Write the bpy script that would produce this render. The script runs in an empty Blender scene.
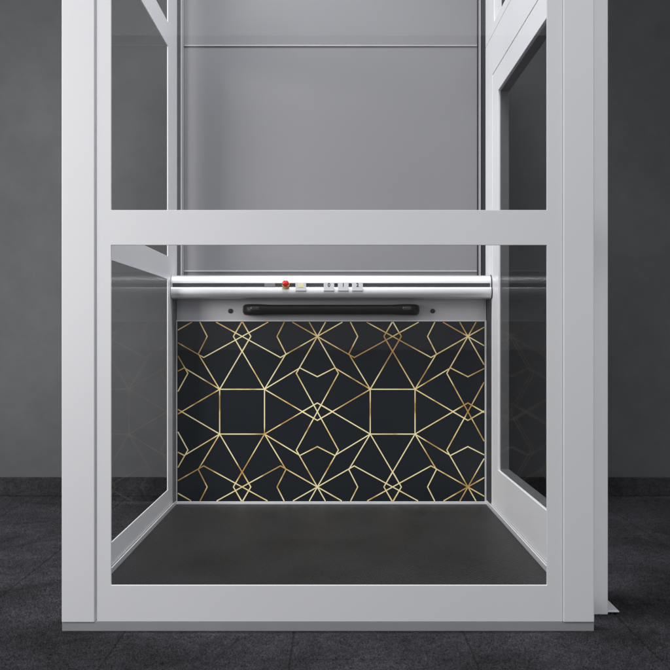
import bpy, bmesh, math, random
from mathutils import Vector, Matrix
random.seed(4)
C = bpy.context.scene
COL = C.collection
CAMZ, CAMY = 0.717, -2.17

# ------------------------------------------------------------------ camera
cd = bpy.data.cameras.new('camera'); cam = bpy.data.objects.new('camera', cd); COL.objects.link(cam)
cam.location = (0, CAMY, CAMZ); cam.rotation_euler = (math.radians(90), 0, 0)
cd.sensor_width = 36; cd.lens = 36 * 893 / 670; cd.clip_start = 0.01; cd.clip_end = 100
cd.shift_y = -0.5 / 670
C.camera = cam
C.view_settings.view_transform = 'Standard'; C.view_settings.look = 'None'
C.view_settings.exposure = 0; C.view_settings.gamma = 1
C.cycles.max_bounces = 12; C.cycles.transparent_max_bounces = 24

# ------------------------------------------------------------------ light
W = bpy.data.worlds.new('World'); C.world = W; W.use_nodes = True
W.node_tree.nodes['Background'].inputs[0].default_value = (0.94, 0.96, 1.0, 1)
W.node_tree.nodes['Background'].inputs[1].default_value = 0.49

def area(name, loc, target, sx, sy, power, color=(1, 1, 1)):
    l = bpy.data.lights.new(name, 'AREA'); l.shape = 'RECTANGLE'; l.size = sx; l.size_y = sy
    l.energy = power; l.color = color
    o = bpy.data.objects.new(name, l); COL.objects.link(o); o.location = loc
    o.rotation_euler = (Vector(target) - Vector(loc)).to_track_quat('-Z', 'Y').to_euler()
    return o
key = area('key_softbox', (-3.1, -1.0, 1.55), (-1.0, 1.2, 1.25), 1.8, 1.6, 36, (1.0, 0.985, 0.97))
key.data.spread = math.radians(95)
area('added_overhead_fill', (0, -2.8, 2.92), (0, -2.8, 0), 3.7, 3.2, 60, (0.97, 0.98, 1.0))  # unseen overhead lamp, added for the bright band reflected in the front glass
top = area('added_shaft_fill', (-0.12, 0.42, 3.9), (-0.02, 0.95, 0.3), 0.9, 0.6, 29, (0.95, 0.97, 1.0))  # unseen lamp above the shaft, added to brighten its inner faces
top.data.spread = math.radians(80)

# ------------------------------------------------------------------ materials
def nd(nt, typ, **kw):
    n = nt.nodes.new(typ)
    for k, v in kw.items():
        if k.startswith('i_'):
            n.inputs[int(k[2:]) if k[2:].isdigit() else k[2:].replace('_', ' ')].default_value = v
        else: setattr(n, k, v)
    return n
def mat(name):
    m = bpy.data.materials.new(name); m.use_nodes = True
    return m, m.node_tree, m.node_tree.nodes['Principled BSDF']
def mth(nt, op, a, b=None, c=None):
    n = nt.nodes.new('ShaderNodeMath'); n.operation = op
    for i, v in enumerate((a, b, c)):
        if v is None: continue
        if isinstance(v, (int, float)): n.inputs[i].default_value = v
        else: nt.links.new(v, n.inputs[i])
    return n.outputs[0]
def simple(name, col, rough=0.5, metal=0.0, var=0.06, vscale=6.0, bump=0.0, bscale=400.0, spec=0.5, stretch=(1, 1, 1), rvar=0.0):
    m, nt, b = mat(name)
    tc = nd(nt, 'ShaderNodeTexCoord'); mp = nd(nt, 'ShaderNodeMapping'); mp.inputs['Scale'].default_value = stretch
    nt.links.new(tc.outputs['Object'], mp.inputs['Vector'])
    n = nd(nt, 'ShaderNodeTexNoise', i_Scale=vscale, i_Detail=5.0)
    nt.links.new(mp.outputs[0], n.inputs['Vector'])
    r = nd(nt, 'ShaderNodeValToRGB')
    r.color_ramp.elements[0].position = 0.3; r.color_ramp.elements[1].position = 0.7
    r.color_ramp.elements[0].color = tuple(c * (1 - var) for c in col) + (1,)
    r.color_ramp.elements[1].color = tuple(min(1, c * (1 + var)) for c in col) + (1,)
    nt.links.new(n.outputs['Fac'], r.inputs[0]); nt.links.new(r.outputs[0], b.inputs['Base Color'])
    b.inputs['Roughness'].default_value = rough; b.inputs['Metallic'].default_value = metal
    b.inputs['Specular IOR Level'].default_value = spec
    if rvar:
        rr = mth(nt, 'MULTIPLY_ADD', n.outputs['Fac'], rvar * 2, rough - rvar); nt.links.new(rr, b.inputs['Roughness'])
    if bump:
        n2 = nd(nt, 'ShaderNodeTexNoise', i_Scale=bscale, i_Detail=2.0)
        nt.links.new(mp.outputs[0], n2.inputs['Vector'])
        bp = nd(nt, 'ShaderNodeBump', i_Strength=bump, i_Distance=0.001)
        nt.links.new(n2.outputs['Fac'], bp.inputs['Height']); nt.links.new(bp.outputs[0], b.inputs['Normal'])
    return m

M_WHITE = simple('white_powder_coat', (0.775, 0.775, 0.795), 0.42, 0, 0.022, 1.7, 0.10, 700, rvar=0.04)
M_PLINTH = simple('grey_plinth', (0.30, 0.31, 0.32), 0.5, 0, 0.04, 8, 0.05, 500)
M_ALU = simple('brushed_aluminium', (0.69, 0.69, 0.71), 0.40, 0.65, 0.015, 40, 0.0, 300, stretch=(0.05, 1, 1))
M_TRIM = simple('satin_aluminium_trim', (0.72, 0.72, 0.74), 0.40, 0.3, 0.04, 20)
M_MAST = simple('grey_sheet_metal', (0.200, 0.199, 0.210), 0.46, 0.08, 0.03, 1.3, 0.02, 300)
M_CONS = simple('grey_console_metal', (0.47, 0.47, 0.49), 0.42, 0.25, 0.03, 6, 0.04, 500)
M_CHEEK = simple('blue_grey_cheek', (0.17, 0.18, 0.195), 0.45, 0.2, 0.03, 6)
M_LIP = simple('dull_grey_lip', (0.36, 0.36, 0.375), 0.5, 0.1, 0.04, 20)
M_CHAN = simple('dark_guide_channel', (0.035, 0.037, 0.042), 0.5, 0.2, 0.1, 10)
M_GROOVE = simple('dark_groove', (0.045, 0.045, 0.048), 0.5, 0, 0.05, 20)
M_BLACK = simple('black_plastic', (0.007, 0.007, 0.0075), 0.40, 0, 0.1, 30, 0.05, 900, spec=0.22)
M_CAP = simple('black_gloss_plastic', (0.045, 0.045, 0.048), 0.18, 0, 0.1, 30)
M_BTN = simple('pale_button_plastic', (0.64, 0.64, 0.66), 0.35, 0, 0.02, 40)
M_INK = simple('black_ink', (0.02, 0.02, 0.022), 0.6, 0, 0.05, 40)
M_RED = simple('red_button_plastic', (0.62, 0.02, 0.015), 0.22, 0, 0.05, 40)
M_YEL = simple('yellow_collar', (0.75, 0.47, 0.06), 0.35, 0, 0.05, 40)
M_PALEY = simple('pale_yellow_lens', (0.80, 0.72, 0.42), 0.35, 0, 0.05, 60)
M_DISP = simple('grey_display', (0.22, 0.22, 0.22), 0.25, 0, 0.05, 60)
M_SCREW = simple('dark_steel_screw', (0.06, 0.06, 0.065), 0.35, 0.8, 0.1, 60)
M_NAVY = simple('blue_black_laminate', (0.0085, 0.0118, 0.0152), 0.30, 0, 0.06, 5, 0.02, 500)
M_REVEAL_SHADE = simple('grey_reveal_shade', (0.085, 0.086, 0.09), 0.6, 0, 0.05, 30)  # shade of the side door's glass reveal, put into the colour
M_PLATE = simple('white_aluminium_plate', (0.82, 0.83, 0.86), 0.35, 0.3, 0.03, 30)

# gold foil print
m, nt, b = mat('gold_foil_print'); M_GOLD = m
tc = nd(nt, 'ShaderNodeTexCoord'); n = nd(nt, 'ShaderNodeTexNoise', i_Scale=9.0, i_Detail=2.0, i_Distortion=0.4)
nt.links.new(tc.outputs['Object'], n.inputs['Vector'])
r = nd(nt, 'ShaderNodeValToRGB'); e = r.color_ramp.elements
e[0].position = 0.40; e[0].color = (0.56, 0.33, 0.11, 1); e[1].position = 0.58; e[1].color = (1.0, 0.88, 0.50, 1)
k = e.new(0.48); k.color = (0.93, 0.69, 0.29, 1)
nt.links.new(n.outputs['Fac'], r.inputs[0]); nt.links.new(r.outputs[0], b.inputs['Base Color'])
b.inputs['Metallic'].default_value = 0.2; b.inputs['Roughness'].default_value = 0.35

def glass(name, tint, kr):
    m = bpy.data.materials.new(name); m.use_nodes = True; nt = m.node_tree
    nt.nodes.clear()
    out = nd(nt, 'ShaderNodeOutputMaterial'); mix = nd(nt, 'ShaderNodeMixShader')
    tr = nd(nt, 'ShaderNodeBsdfTransparent'); tr.inputs[0].default_value = tint + (1,)
    gl = nd(nt, 'ShaderNodeBsdfGlossy'); gl.inputs['Roughness'].default_value = 0.0; gl.inputs['Color'].default_value = (1, 1, 1, 1)
    geo = nd(nt, 'ShaderNodeNewGeometry')
    ior = mth(nt, 'MULTIPLY_ADD', geo.outputs['Backfacing'], 1 / 1.5 - 1.5, 1.5)
    fr = nd(nt, 'ShaderNodeFresnel'); nt.links.new(ior, fr.inputs['IOR'])
    # a faint, very large-scale unevenness of the coating
    tc = nd(nt, 'ShaderNodeTexCoord'); n = nd(nt, 'ShaderNodeTexNoise', i_Scale=1.3)
    nt.links.new(tc.outputs['Object'], n.inputs['Vector'])
    kk = mth(nt, 'MULTIPLY_ADD', n.outputs['Fac'], kr * 0.3, kr * 0.85)
    nt.links.new(mth(nt, 'MULTIPLY', fr.outputs[0], kk), mix.inputs[0])
    nt.links.new(tr.outputs[0], mix.inputs[1]); nt.links.new(gl.outputs[0], mix.inputs[2])
    nt.links.new(mix.outputs[0], out.inputs[0])
    return m
M_GLASS_F = glass('front_glass', (0.988, 0.988, 0.988), 0.17)
M_GLASS_S = glass('side_glass', (0.96, 0.96, 0.96), 0.055)

# plaster wall
m, nt, b = mat('grey_plaster_wall'); M_WALL = m
tc = nd(nt, 'ShaderNodeTexCoord')
n1 = nd(nt, 'ShaderNodeTexNoise', i_Scale=1.4, i_Detail=6.0, i_Roughness=0.6, i_Distortion=0.5)
n2 = nd(nt, 'ShaderNodeTexNoise', i_Scale=14.0, i_Detail=8.0, i_Roughness=0.65)
for n in (n1, n2): nt.links.new(tc.outputs['Object'], n.inputs['Vector'])
s = mth(nt, 'ADD', mth(nt, 'MULTIPLY', n1.outputs['Fac'], 0.7), mth(nt, 'MULTIPLY', n2.outputs['Fac'], 0.3))
r = nd(nt, 'ShaderNodeValToRGB'); e = r.color_ramp.elements
e[0].position = 0.32; e[0].color = (0.070, 0.0717, 0.0747, 1); e[1].position = 0.68; e[1].color = (0.106, 0.1082, 0.1125, 1)
nt.links.new(s, r.inputs[0]); nt.links.new(r.outputs[0], b.inputs['Base Color'])
b.inputs['Roughness'].default_value = 0.75; b.inputs['Specular IOR Level'].default_value = 0.25
n3 = nd(nt, 'ShaderNodeTexNoise', i_Scale=60.0, i_Detail=6.0); nt.links.new(tc.outputs['Object'], n3.inputs['Vector'])
bp = nd(nt, 'ShaderNodeBump', i_Strength=0.12, i_Distance=0.002)
nt.links.new(n3.outputs['Fac'], bp.inputs['Height']); nt.links.new(bp.outputs[0], b.inputs['Normal'])

def carpet(name, tiles=True, grain=0.85, bump=True):
    m, nt, b = mat(name)
    tc = nd(nt, 'ShaderNodeTexCoord'); sp = nd(nt, 'ShaderNodeSeparateXYZ'); nt.links.new(tc.outputs['Object'], sp.inputs[0])
    X, Y = sp.outputs[0], sp.outputs[1]
    nf = nd(nt, 'ShaderNodeTexNoise', i_Scale=190.0, i_Detail=3.0, i_Roughness=0.75)
    nm = nd(nt, 'ShaderNodeTexNoise', i_Scale=38.0, i_Detail=5.0, i_Roughness=0.7)
    nl = nd(nt, 'ShaderNodeTexNoise', i_Scale=3.2, i_Detail=5.0, i_Roughness=0.6, i_Distortion=0.8)
    for q in (nf, nm, nl): nt.links.new(tc.outputs['Object'], q.inputs['Vector'])
    vf = nd(nt, 'ShaderNodeMapRange', i_1=0.28, i_2=0.72, i_3=1 - grain, i_4=1 + grain); nt.links.new(nf.outputs['Fac'], vf.inputs[0])
    vm = nd(nt, 'ShaderNodeMapRange', i_1=0.3, i_2=0.7, i_3=0.72, i_4=1.28); nt.links.new(nm.outputs['Fac'], vm.inputs[0])
    vl = nd(nt, 'ShaderNodeMapRange', i_1=0.32, i_2=0.68, i_3=0.66, i_4=1.34); nt.links.new(nl.outputs['Fac'], vl.inputs[0])
    v = mth(nt, 'MULTIPLY', mth(nt, 'MULTIPLY', vf.outputs[0], vm.outputs[0]), vl.outputs[0])
    h = mth(nt, 'ADD', nf.outputs['Fac'], nm.outputs['Fac'])
    if tiles:
        u = mth(nt, 'DIVIDE', mth(nt, 'ADD', X, 0.919 + 4.1), 0.41)
        cu = mth(nt, 'FLOOR', u)
        w = mth(nt, 'ADD', mth(nt, 'DIVIDE', mth(nt, 'ADD', Y, 10.03), 0.41), mth(nt, 'MULTIPLY', cu, 0.5))
        cw = mth(nt, 'FLOOR', w)
        cv = nd(nt, 'ShaderNodeCombineXYZ'); nt.links.new(cu, cv.inputs[0]); nt.links.new(cw, cv.inputs[1])
        wn = nd(nt, 'ShaderNodeTexWhiteNoise', noise_dimensions='3D'); nt.links.new(cv.outputs[0], wn.inputs['Vector'])
        tv = mth(nt, 'MULTIPLY_ADD', wn.outputs['Value'], 0.12, 0.94)
        v = mth(nt, 'MULTIPLY', v, tv)
        du = mth(nt, 'MINIMUM', mth(nt, 'FRACT', u), mth(nt, 'SUBTRACT', 1, mth(nt, 'FRACT', u)))
        dw = mth(nt, 'MINIMUM', mth(nt, 'FRACT', w), mth(nt, 'SUBTRACT', 1, mth(nt, 'FRACT', w)))
        d = mth(nt, 'MINIMUM', du, mth(nt, 'MULTIPLY', dw, 1.6))
        # a slightly ragged seam
        d = mth(nt, 'ADD', d, mth(nt, 'MULTIPLY_ADD', nm.outputs['Fac'], 0.006, -0.003))
        sm = nd(nt, 'ShaderNodeMapRange', i_1=0.0015, i_2=0.0105, i_3=0.5, i_4=1.0); nt.links.new(d, sm.inputs[0])
        v = mth(nt, 'MULTIPLY', v, sm.outputs[0])
        h = mth(nt, 'MULTIPLY', h, sm.outputs[0])
    mx = nd(nt, 'ShaderNodeMix', data_type='RGBA', blend_type='MULTIPLY'); mx.inputs[0].default_value = 1
    mx.inputs[6].default_value = (0.0375, 0.0364, 0.0412, 1); nt.links.new(v, mx.inputs[7])
    nt.links.new(mx.outputs[2], b.inputs['Base Color'])
    b.inputs['Roughness'].default_value = 0.95; b.inputs['Specular IOR Level'].default_value = 0.1
    bp = nd(nt, 'ShaderNodeBump', i_Strength=0.8, i_Distance=0.004)
    nt.links.new(h, bp.inputs['Height'])
    if bump: nt.links.new(bp.outputs[0], b.inputs['Normal'])
    return m
M_CARPET = carpet('charcoal_carpet_tiles'); M_PILE = carpet('charcoal_carpet_pile', True, 0.75, False); M_SKIRT = carpet('charcoal_carpet_skirting', False, 0.5)

# ribbed rubber deck
m, nt, b = mat('ribbed_dark_rubber'); M_DECK = m
tc = nd(nt, 'ShaderNodeTexCoord')
n = nd(nt, 'ShaderNodeTexNoise', i_Scale=3.0, i_Detail=6.0, i_Roughness=0.6); nt.links.new(tc.outputs['Object'], n.inputs['Vector'])
nf = nd(nt, 'ShaderNodeTexNoise', i_Scale=220.0, i_Detail=3.0); nt.links.new(tc.outputs['Object'], nf.inputs['Vector'])
mp = nd(nt, 'ShaderNodeMapping'); mp.inputs['Rotation'].default_value = (0, 0, math.radians(38)); nt.links.new(tc.outputs['Object'], mp.inputs[0])
w1 = nd(nt, 'ShaderNodeTexWave', wave_type='BANDS', bands_direction='X', i_Scale=26.0, i_Distortion=0.6, i_Detail=1.0); nt.links.new(mp.outputs[0], w1.inputs['Vector'])
w2 = nd(nt, 'ShaderNodeTexWave', wave_type='BANDS', bands_direction='Y', i_Scale=26.0, i_Distortion=0.6, i_Detail=1.0); nt.links.new(mp.outputs[0], w2.inputs['Vector'])
h = mth(nt, 'MULTIPLY', w1.outputs['Fac'], w2.outputs['Fac'])
v = mth(nt, 'ADD', mth(nt, 'MULTIPLY', n.outputs['Fac'], 0.75), mth(nt, 'MULTIPLY', nf.outputs['Fac'], 0.25))
r = nd(nt, 'ShaderNodeValToRGB'); e = r.color_ramp.elements
e[0].position = 0.3; e[0].color = (0.0098, 0.0094, 0.0093, 1); e[1].position = 0.7; e[1].color = (0.025, 0.0249, 0.0256, 1)
nt.links.new(v, r.inputs[0]); nt.links.new(r.outputs[0], b.inputs['Base Color'])
b.inputs['Roughness'].default_value = 0.42; b.inputs['Specular IOR Level'].default_value = 0.2
nt.links.new(mth(nt, 'MULTIPLY_ADD', n.outputs['Fac'], 0.25, 0.30), b.inputs['Roughness'])
bp = nd(nt, 'ShaderNodeBump', i_Strength=0.8, i_Distance=0.0025)
nt.links.new(h, bp.inputs['Height']); nt.links.new(bp.outputs[0], b.inputs['Normal'])

# ------------------------------------------------------------------ mesh helpers
def link(name, bm, m, parent=None, smooth=False):
    bmesh.ops.recalc_face_normals(bm, faces=bm.faces)
    me = bpy.data.meshes.new(name); bm.to_mesh(me); bm.free()
    me.materials.append(m)
    if smooth:
        for p in me.polygons: p.use_smooth = True
        try: me.set_sharp_from_angle(angle=math.radians(35))
        except Exception: pass
    o = bpy.data.objects.new(name, me); COL.objects.link(o)
    if parent: o.parent = parent
    return o
def sharp_bevel(bm, off, seg=2):
    bm.normal_update()
    bmesh.ops.recalc_face_normals(bm, faces=bm.faces)
    ed = [e for e in bm.edges if len(e.link_faces) == 2 and e.calc_face_angle(0) > 0.5]
    if off: bmesh.ops.bevel(bm, geom=ed, offset=off, segments=seg, affect='EDGES', clamp_overlap=True, profile=0.5)
def box_bm(x0, x1, y0, y1, z0, z1, bev=0.0015, seg=2, bm=None):
    bm2 = bmesh.new()
    bmesh.ops.create_cube(bm2, size=1)
    for v in bm2.verts:
        v.co = Vector(((x0 + x1) / 2 + v.co.x * (x1 - x0), (y0 + y1) / 2 + v.co.y * (y1 - y0), (z0 + z1) / 2 + v.co.z * (z1 - z0)))
    sharp_bevel(bm2, bev, seg)
    if bm is None: return bm2
    merge(bm, bm2); return bm
def merge(bm, other):
    me = bpy.data.meshes.new('scratch'); other.to_mesh(me); other.free(); bm.from_mesh(me); bpy.data.meshes.remove(me)
def plate(us, vs, holes, d0, d1, plane, bev=0.0015):
    """one seamless plate with rectangular openings; us, vs break points, holes = open (i, j) cells"""
    def P(u, v, d): return (u, d, v) if plane == 'XZ' else (d, u, v)
    bm = bmesh.new(); cache = {}
    def V(i, j, k):
        if (i, j, k) not in cache: cache[(i, j, k)] = bm.verts.new(P(us[i], vs[j], (d0, d1)[k]))
        return cache[(i, j, k)]
    N, Mv = len(us) - 1, len(vs) - 1
    def full(i, j): return 0 <= i < N and 0 <= j < Mv and (i, j) not in holes
    for i in range(N):
        for j in range(Mv):
            if not full(i, j): continue
            for k in (0, 1): bm.faces.new([V(i, j, k), V(i + 1, j, k), V(i + 1, j + 1, k), V(i, j + 1, k)])
            for (ni, nj, a, c) in ((i - 1, j, (i, j), (i, j + 1)), (i + 1, j, (i + 1, j), (i + 1, j + 1)), (i, j - 1, (i, j), (i + 1, j)), (i, j + 1, (i, j + 1), (i + 1, j + 1))):
                if not full(ni, nj): bm.faces.new([V(*a, 0), V(*c, 0), V(*c, 1), V(*a, 1)])
    sharp_bevel(bm, bev)
    return bm
def lathe_y(x, z, prof, seg=28):
    """revolve (radius, y) profile about an axis parallel to Y"""
    bm = bmesh.new(); rings = []
    for (r, y) in prof:
        if r < 1e-6: rings.append([bm.verts.new((x, y, z))])
        else: rings.append([bm.verts.new((x + r * math.cos(2 * math.pi * k / seg), y, z + r * math.sin(2 * math.pi * k / seg))) for k in range(seg)])
    for a, c in zip(rings, rings[1:]):
        for k in range(seg):
            q = [a[k % len(a)], a[(k + 1) % len(a)], c[(k + 1) % len(c)], c[k % len(c)]]
            u = []
            for w in q:
                if w not in u: u.append(w)
            if len(u) > 2: bm.faces.new(u)
    return bm
def extrude_x(prof, x0, x1, bev=0.0):
    bm = bmesh.new()
    a = [bm.verts.new((x0, y, z)) for y, z in prof]; c = [bm.verts.new((x1, y, z)) for y, z in prof]
    n = len(prof)
    for i in range(n): bm.faces.new([a[i], a[(i + 1) % n], c[(i + 1) % n], c[i]])
    bm.faces.new(a); bm.faces.new(c)
    return bm
def empty(name, loc, label, cat):
    o = bpy.data.objects.new(name, None); COL.objects.link(o); o.location = loc; o.empty_display_size = 0.1
    o['label'] = label; o['category'] = cat
    return o
def under(root, o):
    o.parent = root; o.matrix_parent_inverse = Matrix.Translation(-root.location)
    return o

# ------------------------------------------------------------------ setting
bm = bmesh.new()
for co in ((-30, -40, -0.0045), (30, -40, -0.0045), (30, 1.83, -0.0045), (-30, 1.83, -0.0045)): bm.verts.new(co)
bm.faces.new(bm.verts); o = link('floor', bm, M_CARPET); o['kind'] = 'structure'
o = link('wall', box_bm(-6, 6, 1.82, 1.96, -0.01, 3.4, 0), M_WALL); o['kind'] = 'structure'; wall = o
link('skirting', box_bm(-6, 6, 1.808, 1.8185, -0.004, 0.081, 0.004, 2), M_SKIRT, wall)

# short carpet pile: one object made of many small leaning tufts
import numpy as np
rng = np.random.default_rng(7); st = 0.0058
gx, gy = np.meshgrid(np.arange(-2.6, 2.6, st), np.arange(-0.95, 1.806, st))
tx = gx.ravel() + rng.uniform(-st, st, gx.size) * 0.48; ty = gy.ravel() + rng.uniform(-st, st, gx.size) * 0.48
u = (tx + 0.919 + 4.1) / 0.41; w = (ty + 10.03) / 0.41 + np.floor(u) * 0.5
du = np.abs(u - np.round(u)) * 0.41; dw = np.abs(w - np.round(w)) * 0.41
keep = (du > 0.0022) & (dw > 0.0008) & ~((tx > -0.64) & (tx < 0.61) & (ty > 0.03) & (ty < 1.55))
tx, ty = tx[keep], ty[keep]; n = tx.size
ang = rng.uniform(0, 6.2832, n); rr_ = rng.uniform(0.0026, 0.0042, n); hh = rng.uniform(0.0022, 0.0052, n)
hh = np.where((ty > -0.03) & (ty < 0.03) & (np.abs(tx) < 0.7), hh * 0.3, hh)
V = np.zeros((n, 4, 3))
for k in range(3):
    V[:, k, 0] = tx + rr_ * np.cos(ang + k * 2.0944); V[:, k, 1] = ty + rr_ * np.sin(ang + k * 2.0944); V[:, k, 2] = -0.0049
V[:, 3, 0] = tx + rng.normal(0, 0.0014, n); V[:, 3, 1] = ty + rng.normal(0, 0.0014, n); V[:, 3, 2] = -0.0045 + hh
F = (np.array([[0, 1, 3], [1, 2, 3], [2, 0, 3]])[None] + (np.arange(n) * 4)[:, None, None]).reshape(-1)
me = bpy.data.meshes.new('carpet_pile')
me.vertices.add(n * 4); me.vertices.foreach_set('co', V.reshape(-1).astype(np.float32))
me.loops.add(F.size); me.loops.foreach_set('vertex_index', F.astype(np.int32))
me.polygons.add(n * 3); me.polygons.foreach_set('loop_start', np.arange(0, F.size, 3, dtype=np.int32))
me.update(calc_edges=True); me.validate(); me.materials.append(M_PILE)
o = bpy.data.objects.new('carpet_pile', me); COL.objects.link(o); o['kind'] = 'stuff'
o['label'] = 'short charcoal carpet pile covering the floor around the lift'; o['category'] = 'carpet'

# ------------------------------------------------------------------ lift enclosure (fixed)
TOP = 2.25
enc = empty('lift_enclosure', (0, 0, 0), 'tall white framed lift enclosure with clear glass panes, glazed front door and grey back panels', 'lift enclosure')
def E(name, bm, m, parent=None, smooth=False):
    o = link(name, bm, m, None, smooth); return under(enc, o) if parent is None else setpar(o, parent)
def setpar(o, p): o.parent = p; return o

E('plinth', box_bm(-0.6634, 0.6294, 0.0, 0.06, -0.004, 0.018, 0.001), M_PLINTH)
E('post', box_bm(-0.6634, -0.5838, -0.003, 0.05, 0.0185, TOP, 0.0016), M_WHITE)
E('post', box_bm(0.5538, 0.6294, -0.004, 0.05, 0.0185, TOP, 0.0026), M_WHITE)
E('header', box_bm(-0.5838 + .001, 0.5538 - .001, 0.0, 0.05, 2.06, TOP, 0.0015), M_WHITE)
E('door_stop', box_bm(-0.6, -0.5755, 0.03, 0.048, 0.03, 2.05, 0.001), M_CHAN)

dx = [-0.5785, -0.5443, 0.5151, 0.5528]; dz = [0.0190, 0.1075, 0.9345, 1.0195, 1.96, 2.055]
door = E('front_door', plate(dx, dz, {(1, 1), (1, 3)}, 0.0, 0.006, 'XZ', 0.0006), M_WHITE)
for z0, z1 in ((0.1075, 0.9345), (1.0195, 1.96)):
    E('glass_pane', box_bm(-0.5440, 0.5148, 0.0018, 0.0046, z0 + 0.0003, z1 - 0.0003, 0), M_GLASS_F, door)

# left glazed side
XL = -0.640
ys = [0.052, 0.11, 1.252, 1.447]; zs = [0.053, 0.121, 0.930, 1.017, 1.822, 1.914, 2.17, TOP]
sp = E('side_panel', plate(ys, zs, {(1, 1), (1, 3), (1, 5)}, XL - 0.0035, XL, 'YZ', 0.0003), M_WHITE)
for z0, z1 in ((0.121, 0.930), (1.017, 1.822), (1.914, 2.17)):
    E('glass_pane', box_bm(XL - 0.0030, XL - 0.0005, 0.1103, 1.2517, z0 + 0.0003, z1 - 0.0003, 0), M_GLASS_S, sp)
E('sill_beam', box_bm(XL - 0.022, XL - 0.001, 0.062, 1.447, 0.0, 0.0495, 0.001), M_CHAN)

# right side: door frame, hinged leaf, panel above
XR = 0.612
fr = E('side_door_frame', plate([0.195, 0.235, 1.3045, 1.461], [0.0, 0.056, 1.7275, 1.8815], {(1, 1)}, XR, XR + 0.043, 'YZ', 0.0012), M_WHITE)
E('door_post', box_bm(0.6, 0.7016, 0.125, 0.1945, -0.003, TOP, 0.0015), M_WHITE)
leaf = E('side_door', plate([0.2365, 0.34, 1.183, 1.303], [0.0585, 0.207, 1.634, 1.7245], {(1, 1)}, XR + 0.0004, XR + 0.041, 'YZ', 0.0012), M_WHITE)
E('reveal_shade', plate([0.3405, 0.345, 1.178, 1.1825], [0.2075, 0.212, 1.629, 1.6335], {(1, 1)}, XR + 0.0085, XR + 0.0405, 'YZ', 0.0006), M_REVEAL_SHADE, leaf)  # dark lining added so the reveal around the glass looks shaded
E('glass_pane', box_bm(XR + 0.002, XR + 0.008, 0.3403, 1.1827, 0.2073, 1.6337, 0), M_GLASS_S, leaf)
up = E('upper_side_panel', plate([0.195, 0.26, 1.267, 1.461], [1.8835, 1.921, 2.17, TOP], {(1, 1)}, XR, XR + 0.03, 'YZ', 0.0012), M_WHITE)
E('glass_pane', box_bm(XR + 0.003, XR + 0.009, 0.2603, 1.2667, 1.9213, 2.1697, 0), M_GLASS_S, up)

# back: sheet panels, joint strips, guide rails
bk = E('back_panel', box_bm(-0.662, 0.655, 1.535, 1.56, 0.0, TOP, 0.001), M_MAST)
for z0, z1 in ((0.03, 0.9745), (0.9835, 1.9055), (1.912, TOP)):
    E('panel_sheet', box_bm(-0.624, 0.587, 1.517, 1.534, z0, z1, 0.0015), M_MAST, bk)
E('joint_strip', box_bm(-0.623, 0.586, 1.513, 1.530, 0.975, 0.983, 0.0012), M_LIP, bk)
E('joint_strip', box_bm(-0.623, 0.586, 1.513, 1.530, 1.906, 1.9115, 0.0012), M_LIP, bk)
for sx, e0, e1, c0, c1, l0, l1 in ((-1, 0, 0, -0.662, -0.6322, -0.6318, -0.6280), (1, 0, 0, 0.599, 0.655, 0.5930, 0.5975)):
    g = E('guide_rail', box_bm(c0, c1, 1.495, 1.532, 0.0, TOP, 0.001), M_CHAN)
    E('rail_lip', box_bm(l0, l1, 1.488, 1.5325, 0.0, TOP, 0.0008), M_LIP, g)
E('rail_cover', box_bm(-0.6276, -0.6245, 1.503, 1.533, 0.0, TOP, 0.0008), M_CONS)

# ------------------------------------------------------------------ lift platform (moves)
plat = empty('lift_platform', (0, 0.7, 0), 'lift platform with dark ribbed floor and black console panel covered in gold geometric lines', 'lift platform')
def Pp(name, bm, m, parent=None, smooth=False):
    o = link(name, bm, m, None, smooth)
    if parent is None: return under(plat, o)
    o.parent = parent; return o
DZ = 0.039
Pp('deck', box_bm(-0.6335, 0.6035, 0.062, 1.3985, 0.004, DZ, 0.001), M_DECK)
Pp('edge_trim', box_bm(-0.6380, -0.6340, 0.062, 1.3985, 0.004, DZ + 0.0145, 0.0008), M_TRIM)
Pp('edge_trim', box_bm(0.6040, 0.6085, 0.062, 1.3985, 0.004, DZ + 0.0155, 0.0008), M_TRIM)
# console
Pp('console_body', box_bm(-0.6335, 0.6045, 1.400, 1.478, 0.030, 0.925, 0.001), M_CONS)
Pp('side_cheek', box_bm(-0.6385, -0.6345, 1.345, 1.476, 0.058, 0.856, 0.0006), M_CHEEK)
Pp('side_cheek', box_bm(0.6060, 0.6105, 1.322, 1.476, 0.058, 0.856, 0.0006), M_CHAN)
PX0, PX1, PZ0, PZ1 = -0.6295, 0.5975, 0.0505, 0.7690
Pp('panel_frame', plate([-0.6335, PX0, PX1, 0.6045], [DZ + 0.0005, PZ0, PZ1, 0.7745], {(1, 1)}, 1.3900, 1.3995, 'XZ', 0.001), M_TRIM)
pat = Pp('pattern_panel', box_bm(PX0 + .0003, PX1 - .0003, 1.3945, 1.3996, PZ0 + .0003, PZ1 - .0003, 0), M_NAVY)
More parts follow.
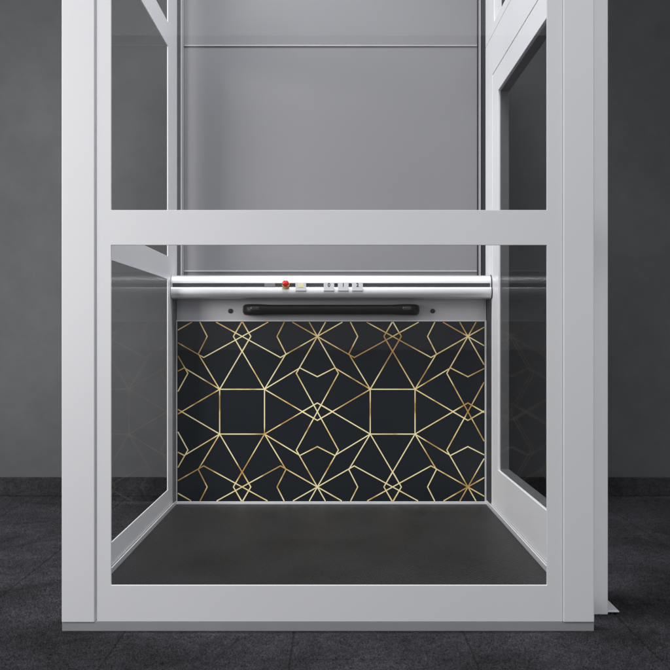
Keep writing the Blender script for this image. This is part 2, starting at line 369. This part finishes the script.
# gold lines: one repeating motif with square, star and diamond knots
A = 0.3004; cx0, cz0 = -0.3708, 0.409
q = 0.2975
base = [((q, q), (-0.116, 1)), ((-q, q), (0.116, 1)), ((0.116, 1), (0, 1.203)), ((-0.116, 1), (0, 1.203)),
        ((q, q), (0.582, 0.768)), ((-q, q), (-0.582, 0.768)), ((0.582, 0.768), (0.464, 1)), ((-0.582, 0.768), (-0.464, 1)),
        ((1, 1), (0.51, 0.72)), ((-1, 1), (-0.51, 0.72)), ((0.51, 0.72), (0, 1)), ((-0.51, 0.72), (0, 1)), ((-q, q), (q, q))]
segs = {}
def addseg(p, s):
    key = tuple(sorted((tuple(round(v, 4) for v in p), tuple(round(v, 4) for v in s))))
    segs[key] = key
for ti in range(-2, 4):
    for tj in range(-2, 3):
        for rot in range(4):
            for p, s in base:
                def R(v):
                    x, y = v
                    for _ in range(rot): x, y = -y, x
                    return (cx0 + A * (x + 2 * ti), cz0 + A * (y + 2 * tj))
                addseg(R(p), R(s))
def clip(p, s, x0, x1, z0, z1):
    dx_, dz_ = s[0] - p[0], s[1] - p[1]; t0, t1 = 0.0, 1.0
    for pp, qq in ((-dx_, p[0] - x0), (dx_, x1 - p[0]), (-dz_, p[1] - z0), (dz_, z1 - p[1])):
        if abs(pp) < 1e-9:
            if qq < 0: return None
        else:
            t = qq / pp
            if pp < 0: t0 = max(t0, t)
            else: t1 = min(t1, t)
    if t0 >= t1: return None
    return (p[0] + t0 * dx_, p[1] + t0 * dz_), (p[0] + t1 * dx_, p[1] + t1 * dz_)
bm = bmesh.new(); hw = 0.0022; count = 0
for p, s in segs.values():
    c = clip(p, s, PX0 + 0.003, PX1 - 0.003, PZ0 + 0.003, PZ1 - 0.003)
    if not c: continue
    a, e_ = Vector(c[0]), Vector(c[1]); d = (e_ - a)
    if d.length < 0.004: continue
    d.normalize(); nrm = Vector((-d.y, d.x)) * hw; a = a - d * hw * 0.5; e_ = e_ + d * hw * 0.5
    yf = 1.3940 - 4e-6 * count; count += 1
    f = [bm.verts.new((v.x, yf, v.y)) for v in (a + nrm, e_ + nrm, e_ - nrm, a - nrm)]
    k_ = [bm.verts.new((v.x, 1.3946, v.y)) for v in (a + nrm, e_ + nrm, e_ - nrm, a - nrm)]
    bm.faces.new(f)
    for i in range(4): bm.faces.new([f[i], f[(i + 1) % 4], k_[(i + 1) % 4], k_[i]])
Pp('gold_pattern', bm, M_GOLD, pat)

# control bar: half-round below, dark groove, sloping top
YB = 1.297
def bprof(py): return CAMZ - (py - 334.5) * (YB - CAMY) / 893
zl, zu = bprof(298.2), bprof(287.0); zc, rr = (zl + zu) / 2, (zu - zl) / 2
prof = [(1.3985, zl), (YB + 0.03, zl)]
for k in range(0, 17):
    t = -math.pi / 2 + math.pi * k / 16
    prof.append((YB + (0.020 if t < 0 else 0.009 + 0.011 * 1.0) - 0.020 * math.cos(t) if t < 0 else YB + 0.008 - 0.008 * math.cos(t), zc + rr * math.sin(t)))
g0, g1 = zu + 0.0003, bprof(283.0)
prof += [(YB + 0.0105, g0), (YB + 0.0105, g1 - 0.0004), (YB + 0.0065, g1)]
z0_ = bprof(283.0)
prof += [(YB + 0.0072, z0_ + 0.004), (YB + 0.010, z0_ + 0.012), (YB + 0.015, z0_ + 0.020), (YB + 0.021, z0_ + 0.0265), (YB + 0.032, z0_ + 0.031), (1.3985, z0_ + 0.033)]
bar = Pp('control_bar', extrude_x(prof, -0.6320, 0.6030), M_ALU, None, True)
Pp('groove_strip', box_bm(-0.6315, 0.6025, YB + 0.0070, YB + 0.0102, g0 + 0.0004, g1 - 0.0008, 0.0003), M_GROOVE, bar)
def capprof(g):
    c = (YB + 0.045, (zl + z0_ + 0.03) / 2); return [(min(1.3988, c[0] + (y - c[0]) * g), c[1] + (z - c[1]) * g) for y, z in prof if abs(y - YB - 0.0105) > 1e-4]
Pp('end_cap', extrude_x(capprof(1.03), -0.6372, -0.6323), M_ALU, bar, True)
Pp('end_cap', extrude_x(capprof(1.03), 0.6033, 0.6075), M_ALU, bar, True)
Pp('end_gasket', extrude_x(capprof(1.05), 0.6077, 0.6105), M_BLACK, bar, True)

BS = (YB - 0.006 - CAMY) / 893
def bx(px): return (px - 335) * BS
def bz(py): return CAMZ - (py - 334.5) * BS
def numeral(txt, x, z, y, size, parent):
    cu = bpy.data.curves.new('numeral', 'FONT'); cu.body = txt; cu.size = size; cu.align_x = 'CENTER'; cu.align_y = 'CENTER'; cu.extrude = 0.0003; cu.offset = 0.0005
    t = bpy.data.objects.new('numeral_text', cu); COL.objects.link(t)
    me = bpy.data.meshes.new_from_object(t.evaluated_get(bpy.context.evaluated_depsgraph_get()))
    bpy.data.objects.remove(t); bpy.data.curves.remove(cu)
    me.transform(Matrix.Translation((x, y, z)) @ Matrix.Rotation(math.pi / 2, 4, 'X'))
    me.materials.clear(); me.materials.append(M_INK); me.name = 'numeral'
    o = bpy.data.objects.new('numeral', me); COL.objects.link(o); o.parent = parent
    return o
for px0, px1, txt in ((323.7, 334.3, '0'), (337.9, 348.7, '1'), (352.0, 363.0, '2')):
    bt = Pp('floor_button', box_bm(bx(px0), bx(px1), YB - 0.008, YB + 0.017, bz(290.9), bz(282.2), 0.0014), M_BTN)
    bt['label'] = 'square pale button marked ' + txt
    numeral(txt, bx((px0 + px1) / 2), bz(285.1), YB - 0.0083, 0.0200, bt)
bt = Pp('alarm_button', box_bm(bx(295.4), bx(306.2), YB - 0.008, YB + 0.017, bz(290.9), bz(282.2), 0.0014), M_BTN)
Pp('lens', box_bm(bx(298.3), bx(303.6), YB - 0.0088, YB - 0.0075, bz(287.3), bz(283.3), 0.0004), M_PALEY, bt)
Pp('display', box_bm(bx(264.3), bx(275.1), YB + 0.004, YB + 0.0072, bz(287.6), bz(282.9), 0.0006), M_DISP)
ex, ez = bx(285.7), bz(283.6)
es = Pp('emergency_stop', lathe_y(ex, ez, [(0.007, YB + 0.0170), (0.007, YB + -0.0075), (0.0118, YB + -0.0095), (0.0133, YB + -0.0135), (0.0135, YB + -0.0195), (0.0118, YB + -0.0250), (0.0075, YB + -0.0280), (0, YB + -0.0290)]), M_RED, None, True)
Pp('collar', lathe_y(ex, ez - 0.004, [(0.0, YB + 0.0172), (0.0150, YB + 0.0170), (0.0150, YB + -0.0035), (0.0140, YB + -0.0050), (0.0060, YB + -0.0050)]), M_YEL, es, True)

# grab handle: squarish ends that bend back to the panel, grip slightly thinner
def sweep(path, rad, seg=28):
    bm = bmesh.new(); rings = []
    n = len(path)
    def sq(c): return math.copysign(abs(c) ** 0.72, c)
    for i, p in enumerate(path):
        d = (Vector(path[min(i + 1, n - 1)]) - Vector(path[max(i - 1, 0)])).normalized()
        side = d.cross(Vector((0, 0, 1))).normalized(); r = rad(i / (n - 1), p)
        rings.append([bm.verts.new(Vector(p) + side * r * 0.92 * sq(math.cos(2 * math.pi * k / seg)) + Vector((0, 0, 1)) * r * sq(math.sin(2 * math.pi * k / seg))) for k in range(seg)])
    for a, c in zip(rings, rings[1:]):
        for k in range(seg): bm.faces.new([a[k], a[(k + 1) % seg], c[(k + 1) % seg], c[k]])
    bm.faces.new(rings[0]); bm.faces.new(rings[-1])
    return bm
HZ = 0.8150; HY = 1.345; x0, x1 = -0.3674 + 0.021, 0.3360 - 0.021; br = 0.026
path = [(x0, 1.3995, HZ), (x0, 1.385, HZ)]
for k in range(0, 9):
    t = math.pi / 2 * k / 8; path.append((x0 + br * (1 - math.cos(t)), HY + br * (1 - math.sin(t)), HZ))
for k in range(1, 40): path.append((x0 + br + (x1 - x0 - 2 * br) * k / 40, HY, HZ))
for k in range(0, 9):
    t = math.pi / 2 * k / 8; path.append((x1 - br * (1 - math.sin(t)), HY + br * (1 - math.cos(t)), HZ))
path += [(x1, 1.385, HZ), (x1, 1.3995, HZ)]
def hrad(u, p):
    e = min(p[0] - x0, x1 - p[0]); t = min(1, max(0, (e - 0.045) / 0.05)); t = t * t * (3 - 2 * t)
    return 0.0218 - 0.0026 * t
hd = Pp('grab_handle', sweep(path, hrad), M_BLACK, None, True)
for s_, xc in ((-1, x0 + 0.033), (1, x1 - 0.033)):
    Pp('cover_plate', box_bm(xc - 0.017, xc + 0.017, 1.3212, 1.3300, HZ - 0.003, HZ + 0.0120, 0.003, 3), M_CAP, hd, True)
for px in (230.4, 432.6):
    sc = Pp('screw', lathe_y((px - 335) * 0.003998, 0.8110, [(0.0095, 1.4003), (0.0095, 1.3965), (0.0080, 1.3945), (0.0045, 1.3940), (0.0040, 1.3965), (0, 1.3965)]), M_SCREW, None, True)

# ------------------------------------------------------------------ threshold plate on the carpet
bm = box_bm(0.7022, 0.7325, 0.130, 1.42, 0.001, 0.0045, 0.0008)
for k in range(4): box_bm(0.7075 + 0.006 * k, 0.7098 + 0.006 * k, 0.132, 1.418, 0.0040, 0.0062, 0.0006, 1, bm)
o = link('threshold_plate', bm, M_PLATE)
o['label'] = 'thin ribbed white metal strip lying on the carpet right of the lift'; o['category'] = 'threshold'
